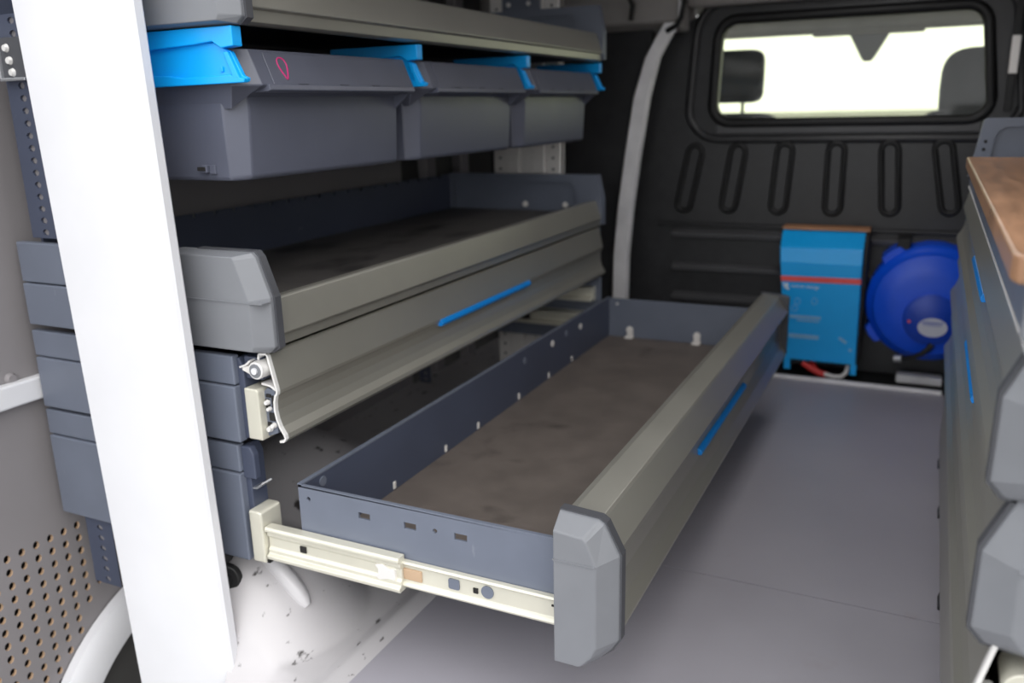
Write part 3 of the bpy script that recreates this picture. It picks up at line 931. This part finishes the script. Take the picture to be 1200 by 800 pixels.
# ------------------------------------------------------------------ mounting post behind the far end
bm = B()
for x0, x1, y in ((-1.335, -1.285, 2.62), (-1.282, -1.235, 2.612), (-1.232, -1.19, 2.618), (-1.187, -1.145, 2.612), (-1.142, -1.092, 2.62)):
    box(bm, x0, x1, y, y + 0.03, 0.0, 1.30)
box(bm, -1.335, -1.092, 2.63, 2.66, 0.0, 1.30)
post = obj('mounting_post', bm, 'post_alu', bevel=0.003)
tag(post, 'pale ribbed aluminium post with small holes behind the far shelving end', 'post')
bm = B()
z = 0.08
while z < 1.28:
    for x in (-1.31, -1.117):
        cyl(bm, (x, 2.621, z), (0, -1, 0), 0.0045, 0.002, 8)
    z += 0.036
h = obj('post_holes', bm, 'dark_grey', post)
h['kind'] = 'stuff'
bm = B(); box(bm, -1.28, -1.15, 2.598, 2.614, 1.205, 1.29)
pb = obj('post_bracket', bm, 'slate', post, 0.003)
for x in (-1.255, -1.185):
    bm = B(); cyl(bm, (x, 2.6, 1.24), (0, -1, 0), 0.007, 0.008, 10)
    obj('bolt', bm, 'alu_cut', pb, smooth=40)

# ------------------------------------------------------------------ inverter
inv = thing('power_inverter', 'bright blue power inverter with a red stripe mounted on the black partition', 'inverter', (-0.29, 3.02, 0.04))
bm = B()
def sec(z, yf):
    t = (z - 0.045) / 0.46
    xl = -0.392 + (-0.438 + 0.392) * t
    xr = -0.166 + (-0.172 + 0.166) * t
    return [(xl, yf, z), (xr, yf, z), (xr, 3.085, z), (xl, 3.085, z)]
rings(bm, [sec(0.066, 2.95), sec(0.405, 2.945), sec(0.452, 2.958), sec(0.503, 3.03)])
casing = obj('casing', bm, 'inv_blue', inv, 0.003)
for x0, x1 in ((-0.397, -0.375), (-0.182, -0.162)):
    bm = B(); box(bm, x0, x1, 2.95, 2.958, 0.030, 0.068)
    obj('mounting_foot', bm, 'inv_blue', inv, 0.002)
bm = B(); rings(bm, [[(-0.421, 2.9435, 0.339), (-0.170, 2.9435, 0.343), (-0.170, 2.947, 0.343), (-0.421, 2.947, 0.339)], [(-0.423, 2.9430, 0.357), (-0.170, 2.9430, 0.361), (-0.170, 2.947, 0.361), (-0.423, 2.947, 0.357)]])
obj('red_stripe', bm, 'red', inv)
bm = B(); box(bm, -0.171, -0.158, 2.975, 3.085, 0.07, 0.50)
obj('shaded_side', bm, 'rubber', inv, 0.002)  # black strip paints the shadow on the casing's right side
bm = B(); box(bm, -0.438, -0.160, 3.02, 3.09, 0.503, 0.513)
tag(obj('wooden_batten', bm, 'tan', bevel=0.002), 'thin tan wooden batten along the top of the blue inverter', 'batten')

def text(body, x, y, z, size, m, parent, name, shear=0.0):
    cu = bpy.data.curves.new(name, 'FONT')
    cu.body = body
    cu.size = size
    cu.extrude = 0.0004
    cu.shear = shear
    t = bpy.data.objects.new(name, cu)
    COL.objects.link(t)
    dg = bpy.context.evaluated_depsgraph_get()
    me = bpy.data.meshes.new_from_object(t.evaluated_get(dg))
    bpy.data.objects.remove(t)
    bpy.data.curves.remove(cu)
    bm = B()
    bm.from_mesh(me)
    bpy.data.meshes.remove(me)
    for v in bm.verts:
        v.co = Vector((x + v.co.x, y - v.co.z, z + v.co.y))
    return obj(name, bm, m, parent)
text('victron energy', -0.388, 2.944, 0.320, 0.0155, 'print_white', inv, 'maker_lettering', 0.15)
bm = B(); prism_y(bm, [(-0.420, 0.331), (-0.398, 0.331), (-0.394, 0.325), (-0.404, 0.323), (-0.392, 0.314), (-0.396, 0.309), (-0.412, 0.320), (-0.408, 0.325)], 2.9435, 2.9455)
obj('maker_emblem', bm, 'print_white', inv)
for x, z in ((-0.402, 0.272), (-0.364, 0.272), (-0.31, 0.276), (-0.402, 0.25), (-0.372, 0.248)):
    bm = B()
    tube(bm, [(x + 0.009 * math.cos(k * PI / 4), 2.946, z + 0.011 * math.sin(k * PI / 4)) for k in range(8)], 0.0014, 5, closed=True)
    obj('indicator_symbol', bm, 'print_pale', inv)
for x0, x1, y, z0, z1 in ((-0.386, -0.286, 2.9465, 0.213, 0.224), (-0.362, -0.290, 2.9465, 0.204, 0.209), (-0.386, -0.288, 2.9475, 0.144, 0.158), (-0.190, -0.182, 2.9475, 0.112, 0.122)):
    bm = B(); box(bm, x0, x1, y, y + 0.0025, z0, z1)
    obj('print_line', bm, 'print_pale', inv)
bm = B()
prism_y(bm, [(-0.228, 0.155), (-0.220, 0.160), (-0.196, 0.144), (-0.203, 0.137)], 2.9475, 2.950)
obj('print_line', bm, 'print_pale', inv)
bm = B()
tube(bm, [(-0.335, 2.962, 0.054), (-0.325, 2.96, 0.048), (-0.30, 2.955, 0.035), (-0.275, 2.955, 0.025), (-0.255, 2.957, 0.022)], 0.0105, 10)
tube(bm, [(-0.305, 2.985, 0.054), (-0.30, 2.97, 0.042), (-0.285, 2.965, 0.022), (-0.262, 2.962, 0.018)], 0.0105, 10)
tag(obj('red_cables', bm, 'cable_red', smooth=60), 'thick red battery cables curling out below the blue inverter', 'cable')
bm = B()
tube(bm, [(-0.262, 2.950, 0.026), (-0.235, 2.948, 0.020), (-0.208, 2.948, 0.022), (-0.194, 2.952, 0.034), (-0.192, 2.96, 0.044), (-0.192, 2.972, 0.056)], 0.007, 10)
tag(obj('white_cable', bm, 'cable_white', smooth=60), 'white cable looping below the right foot of the blue inverter', 'cable')

# ------------------------------------------------------------------ hose reel
reel = thing('hose_reel', 'round royal blue hose reel housing on the partition, right of the inverter', 'reel', (0.03, 3.0, 0.10))
bm = B()
RC = Vector((0.035, 2.97, 0.285))
def disc(y, r, n=48, sx=1.0):
    return [(RC.x + r * sx * math.cos(2 * PI * k / n), y, RC.z + r * math.sin(2 * PI * k / n)) for k in range(n)]
rings(bm, [disc(3.10, 0.185), disc(3.095, 0.190), disc(2.995, 0.190), disc(2.985, 0.187), disc(2.975, 0.176), disc(2.968, 0.170), disc(2.952, 0.162), disc(2.940, 0.130), disc(2.935, 0.10)])
obj('housing', bm, 'reel_blue', reel, smooth=35)
for a, w in ((128, 0.05), (215, 0.045), (62, 0.03)):
    bm = B()
    c = RC + Vector((0.185 * math.cos(math.radians(a)), 0, 0.185 * math.sin(math.radians(a))))
    d = Vector((math.cos(math.radians(a)), 0, math.sin(math.radians(a))))
    s = Vector((-d.z, 0, d.x))
    loops = []
    for yy, k in ((2.985, 0.9), (3.09, 1.0)):
        loops.append([tuple(Vector((c.x, yy, c.z)) + d * p * k + s * q * k) for p, q in ((-0.02, -w), (0.022, -w * 0.7), (0.026, 0), (0.022, w * 0.7), (-0.02, w))])
    rings(bm, loops)
    obj('housing_lug', bm, 'reel_blue', reel, 0.004)
bm = B(); 
hubc = Vector((0.045, 2.935, 0.245))
rings(bm, [[(hubc.x + r * math.cos(2 * PI * k / 32), y, hubc.z + r * math.sin(2 * PI * k / 32)) for k in range(32)] for y, r in ((2.955, 0.086), (2.930, 0.082), (2.926, 0.076))])
hub = obj('hub', bm, 'reel_dark', reel, smooth=40)
bm = B()
rings(bm, [[(0.052 + 0.043 * math.cos(2 * PI * k / 24), y, 0.222 + 0.031 * math.sin(2 * PI * k / 24)) for k in range(24)] for y in (2.9262, 2.9245)])
obj('sticker', bm, 'sticker', hub, label='white oval sticker')
bm = B(); cyl(bm, (-0.017, 2.928, 0.237), (0, -1, 0), 0.005, 0.003, 12)
obj('red_dot', bm, 'red', hub)
bm = B()
box(bm, 0.020, 0.082, 2.9238, 2.9246, 0.236, 0.239)
obj('sticker_print', bm, 'reel_dark', hub)
bm = B(); box(bm, 0.026, 0.078, 2.9238, 2.9246, 0.229, 0.231)
obj('sticker_print', bm, 'reel_dark', hub)
bm = B(); box(bm, -0.075, -0.035, 2.99, 3.12, 0.44, 0.49)
obj('wall_bracket', bm, 'rubber', reel, 0.003)
bm = B()
tube(bm, [(0.055, 2.93, 0.165), (0.045, 2.922, 0.15), (0.030, 2.922, 0.135), (0.005, 2.93, 0.118), (-0.03, 2.945, 0.105)], [0.011, 0.009, 0.008, 0.008, 0.009], 10)
he = obj('hose_end', bm, 'rubber', reel, smooth=60)
bm = B(); cyl(bm, (-0.028, 2.945, 0.106), (-1, 0.2, -0.1), 0.012, 0.022, 12)
obj('hose_fitting', bm, 'steel', he, smooth=40)
bm = B(); box(bm, -0.04, 0.10, 3.02, 3.07, 0.0, 0.028)
struct(obj('trim_7', bm, 'trim_grey', bevel=0.004), 'short pale metal strip on the floor below the hose reel')

# ------------------------------------------------------------------ right-hand cabinet
RX = 0.083
YR0, YR1 = 0.80, 2.36
cab = thing('drawer_cabinet', 'aluminium fronted drawer cabinet with a wooden worktop along the right wall', 'cabinet', (0.35, 1.6, 0.0))
bm = B()
box(bm, RX + 0.045, 0.62, YR0 + 0.02, YR1, 0.05, 0.782)
obj('carcass', bm, 'dark_grey', cab, 0.003)
for i, zt in enumerate((0.722, 0.589, 0.446)):
    bm = B()
    bm2 = front_profile(RX, zt, 0.137 if i == 0 else 0.142, -1)
    sheet_y(bm, bm2, 0.0036, YR0 + (0.012 if i < 2 else 0.004), YR1)
    d = obj('drawer', bm, 'alu', cab)
    if i == 2:
        bm = B(); sheet_y(bm, bm2, 0.004, YR0 - 0.004, YR0 + 0.0042)
        sheet_y(bm, [(RX + 0.016, zt - 0.060), (RX + 0.016, zt - 0.068), (RX + 0.001, zt - 0.069)], 0.0035, YR0 - 0.004, YR0 + 0.02)
        sheet_y(bm, [(RX + 0.016, zt - 0.060), (RX + 0.002, zt - 0.059)], 0.0035, YR0 - 0.004, YR0 + 0.02)
        obj('cut_edge', bm, 'alu_cut', d, label='bright cut end of the aluminium front')
    if i < 2:
        grip(RX + 0.0085, 1.36 if i == 0 else 1.30, 1.70 if i == 0 else 1.62, zt - 0.074, -1, d, 0.9)
    if i < 2:
        zb = (0.592, 0.446)[i]
        bm = B()
        o_ = [(RX + 0.25, zb + 0.155), (RX + 0.026, zb + 0.155), (RX + 0.018, zb + 0.148), (RX - 0.009, zb + 0.084), (RX - 0.010, zb + 0.006), (RX + 0.002, zb - 0.008), (RX + 0.03, zb - 0.012), (RX + 0.25, zb - 0.014)]
        i_ = [(RX + 0.25, zb + 0.149), (RX + 0.050, zb + 0.149), (RX + 0.044, zb + 0.144), (RX + 0.020, zb + 0.082), (RX + 0.020, zb + 0.018), (RX + 0.030, zb + 0.004), (RX + 0.05, zb - 0.003), (RX + 0.25, zb - 0.006)]
        cap_loft(bm, o_, YR0 + 0.02, YR0 + 0.002, YR0 - 0.022, i_)
        c = obj('end_cap', bm, 'cap_grey', d, 0.0018)
        bm = B()
        prism_y(bm, [(x + (0.004 if x > 0.3 else -0.003), z + (0.003 if z > zb + .08 else -0.002)) for x, z in o_], YR0 + 0.003, YR0 + 0.018)
        obj('cap_seal', bm, 'dark_cap', c)
        bm = B(); box(bm, RX + 0.018, RX + 0.25, YR0 - 0.024, YR0 - 0.0205, zb + 0.080, zb + 0.0825)
        obj('step_line', bm, 'cap_grey', c)
    else:
        bm = B(); cyl(bm, (RX + 0.040, YR0 - 0.01, zt - 0.045), (0, 1, 0), 0.020, 0.05, 24)
        obj('roller', bm, 'zinc', d, 0.001, smooth=40)
        bm = B(); box(bm, RX + 0.075, RX + 0.11, YR0 - 0.01, YR0 + 0.05, zt - 0.13, zt - 0.03)
        obj('slide_channel', bm, 'zinc', d, 0.002)
bm = B(); prism_y(bm, [(RX + 0.005, 0.05), (RX + 0.03, 0.05), (RX + 0.03, 0.300), (RX + 0.012, 0.300), (RX, 0.22), (RX + 0.007, 0.17), (RX + 0.004, 0.08)], YR0, YR1)
obj('drawer', bm, 'alu', cab, 0.001)
for y in (1.2, 1.6, 2.0, 2.3):
    bm = B(); prism_y(bm, [(RX + 0.005, 0.0), (RX + 0.05, 0.0), (RX + 0.05, 0.05), (RX + 0.02, 0.05)], y, y + 0.05)
    obj('foot', bm, 'rubber', cab, 0.002)
# raised far end panel above worktop
bm = B()
outl = [(0.08, 0.745), (0.68, 0.745), (0.68, 0.877), (0.108, 0.877), (0.10, 0.872)]
prism_y(bm, outl, 2.30, 2.312)
ring_out = [(0.08, 0.745), (0.68, 0.745), (0.68, 0.877), (0.108, 0.877), (0.10, 0.872)]
hole = [(0.62, 0.76), (0.62, 0.857)] + [(0.155 + 0.03 * math.cos(math.radians(a)), 0.827 + 0.03 * math.sin(math.radians(a))) for a in (90, 105, 120, 135, 150, 165)] + [(0.118, 0.76)]
plate_hole(bm, ring_out, [hole], lambda u, v, d: (u, 2.288 + d, v), 0.012)
ep = obj('end_panel', bm, 'slate', cab)
for z in (0.825, 0.807):
    bm = B(); cyl(bm, (0.105 + (z - 0.8) * .12, 2.289, z), (0, -1, 0), 0.004, 0.002, 10)
    obj('screw_hole', bm, 'void', ep)
# raised near end panel, level with the far one
bm = B()
prism_y(bm, [(0.073, 0.745), (0.70, 0.745), (0.70, 0.885), (0.090, 0.885), (0.074, 0.84)], 0.722, 0.738)
obj('end_panel', bm, 'cap_grey', cab, 0.003)
bm = B(); box(bm, RX + 0.0005, RX + 0.045, 0.75, 2.29, 0.7215, 0.7238)
obj('rail_edge', bm, 'alu_cut', cab, label='thin bright rail edge under the worktop')
bm = B(); box(bm, RX + 0.002, RX + 0.045, 0.75, 2.29, 0.7245, 0.783)
obj('tray_side', bm, 'slate', cab)
# worktop
bm = B()
W = [(0.064, 0.765), (0.068, 0.750), (0.080, 0.742), (0.62, 0.742), (0.62, 2.00), (0.064, 2.00)]
rings(bm, [[(x, y, 0.784) for x, y in W], [(x, y, 0.807) for x, y in W]])
tag(obj('worktop', bm, 'wood', bevel=0.003), 'worn brown wooden worktop on the right-hand drawer cabinet', 'worktop')

# strap by the partition's right edge
bm = B(); box(bm, 0.185, 0.205, 3.085, 3.10, 0.88, 1.20)
st = obj('seat_strap', bm, 'rubber', bevel=0.002)
tag(st, 'black strap with a white clip on the partition, right of the window', 'strap')
bm = B(); box(bm, 0.183, 0.207, 3.078, 3.086, 0.99, 1.10)
obj('clip', bm, 'post_alu', st, 0.002, label='white clip')

# ------------------------------------------------------------------ cab
def seat(x, label, wide, hx, hz, hr, e):
    t = thing('cab_seat', label, 'seat', (x, 3.7, 0.2), 'cab seats')
    bm = B(); superell(bm, (x, 3.72, 0.52), (wide, 0.09, 0.365), 0.35)
    obj('backrest', bm, 'seat', t, smooth=60)
    bm = B(); superell(bm, (x, 3.95, 0.25), (wide, 0.28, 0.09), 0.35)
    obj('cushion', bm, 'seat', t, smooth=60)
    bm = B(); superell(bm, (hx, 3.75, hz), hr, e)
    h_ = obj('headrest', bm, 'seat', t, smooth=60)
    for dx in (0.03,):
        bm = B(); cyl(bm, (hx + dx, 3.75, hz - hr[2] - 0.08), (0, 0, 1), 0.007, 0.10, 10)
        obj('headrest_post', bm, 'rubber', t, smooth=40)
    return t
seat(-0.80, 'dark passenger seat with a rounded headrest behind the window, left', 0.25, -0.765, 1.028, (0.110, 0.05, 0.106), 0.35)
seat(0.16, 'dark seat with a large headrest behind the window, right', 0.25, 0.155, 0.955, (0.155, 0.06, 0.150), 0.55)

bm = B(); box(bm, -1.45, 0.65, 4.40, 4.65, 1.236, 1.32)
struct(obj('trim_8', bm, 'liner', bevel=0.02), 'pale headlining edge above the windscreen')
bm = B(); box(bm, -1.45, 0.75, 3.2, 4.65, 1.36, 1.40)
struct(obj('cab_roof', bm, 'liner'), 'roof of the cab seen through the partition window')
bm = B()
rings(bm, [[(-0.40, 4.45, 1.236), (-0.225, 4.45, 1.236), (-0.225, 4.52, 1.236), (-0.40, 4.52, 1.236)],
           [(-0.395, 4.44, 1.21), (-0.23, 4.44, 1.21), (-0.23, 4.5, 1.21), (-0.395, 4.5, 1.21)],
           [(-0.345, 4.45, 1.115), (-0.282, 4.45, 1.115), (-0.282, 4.49, 1.115), (-0.345, 4.49, 1.115)],
           [(-0.332, 4.46, 1.095), (-0.296, 4.46, 1.095), (-0.296, 4.48, 1.095), (-0.332, 4.48, 1.095)]])
mir = obj('mirror_housing', bm, 'cap_grey', bevel=0.006)
tag(mir, 'grey tapered mirror housing hanging at the top of the windscreen', 'mirror')
bm = B(); box(bm, -0.56, -0.08, 4.42, 4.47, 1.212, 1.237)
obj('mirror_base', bm, 'liner', mir, 0.008)
bm = B()
ws = [(-1.45, 4.66, 1.24), (0.70, 4.66, 1.24), (0.72, 4.90, 0.74), (-1.47, 4.90, 0.74)]
bm.faces.new([bm.verts.new(p) for p in ws])
struct(obj('window_2', bm, 'windscreen'), 'windscreen of the cab, bright daylight beyond')
# door sides and dash of the cab, low enough to leave the view through the windows open
bm = B(); box(bm, -1.5, 0.75, 4.5, 4.9, 0.0, 0.74); box(bm, -1.52, -1.45, 3.2, 4.9, 0.0, 0.72); box(bm, 0.70, 0.77, 3.2, 4.9, 0.0, 0.72); box(bm, -1.52, 0.77, 3.2, 4.9, -0.05, 0.0)
struct(obj('cab_shell', bm, 'dark_grey', bevel=0.02), 'dark lower cab body and dashboard beyond the partition')
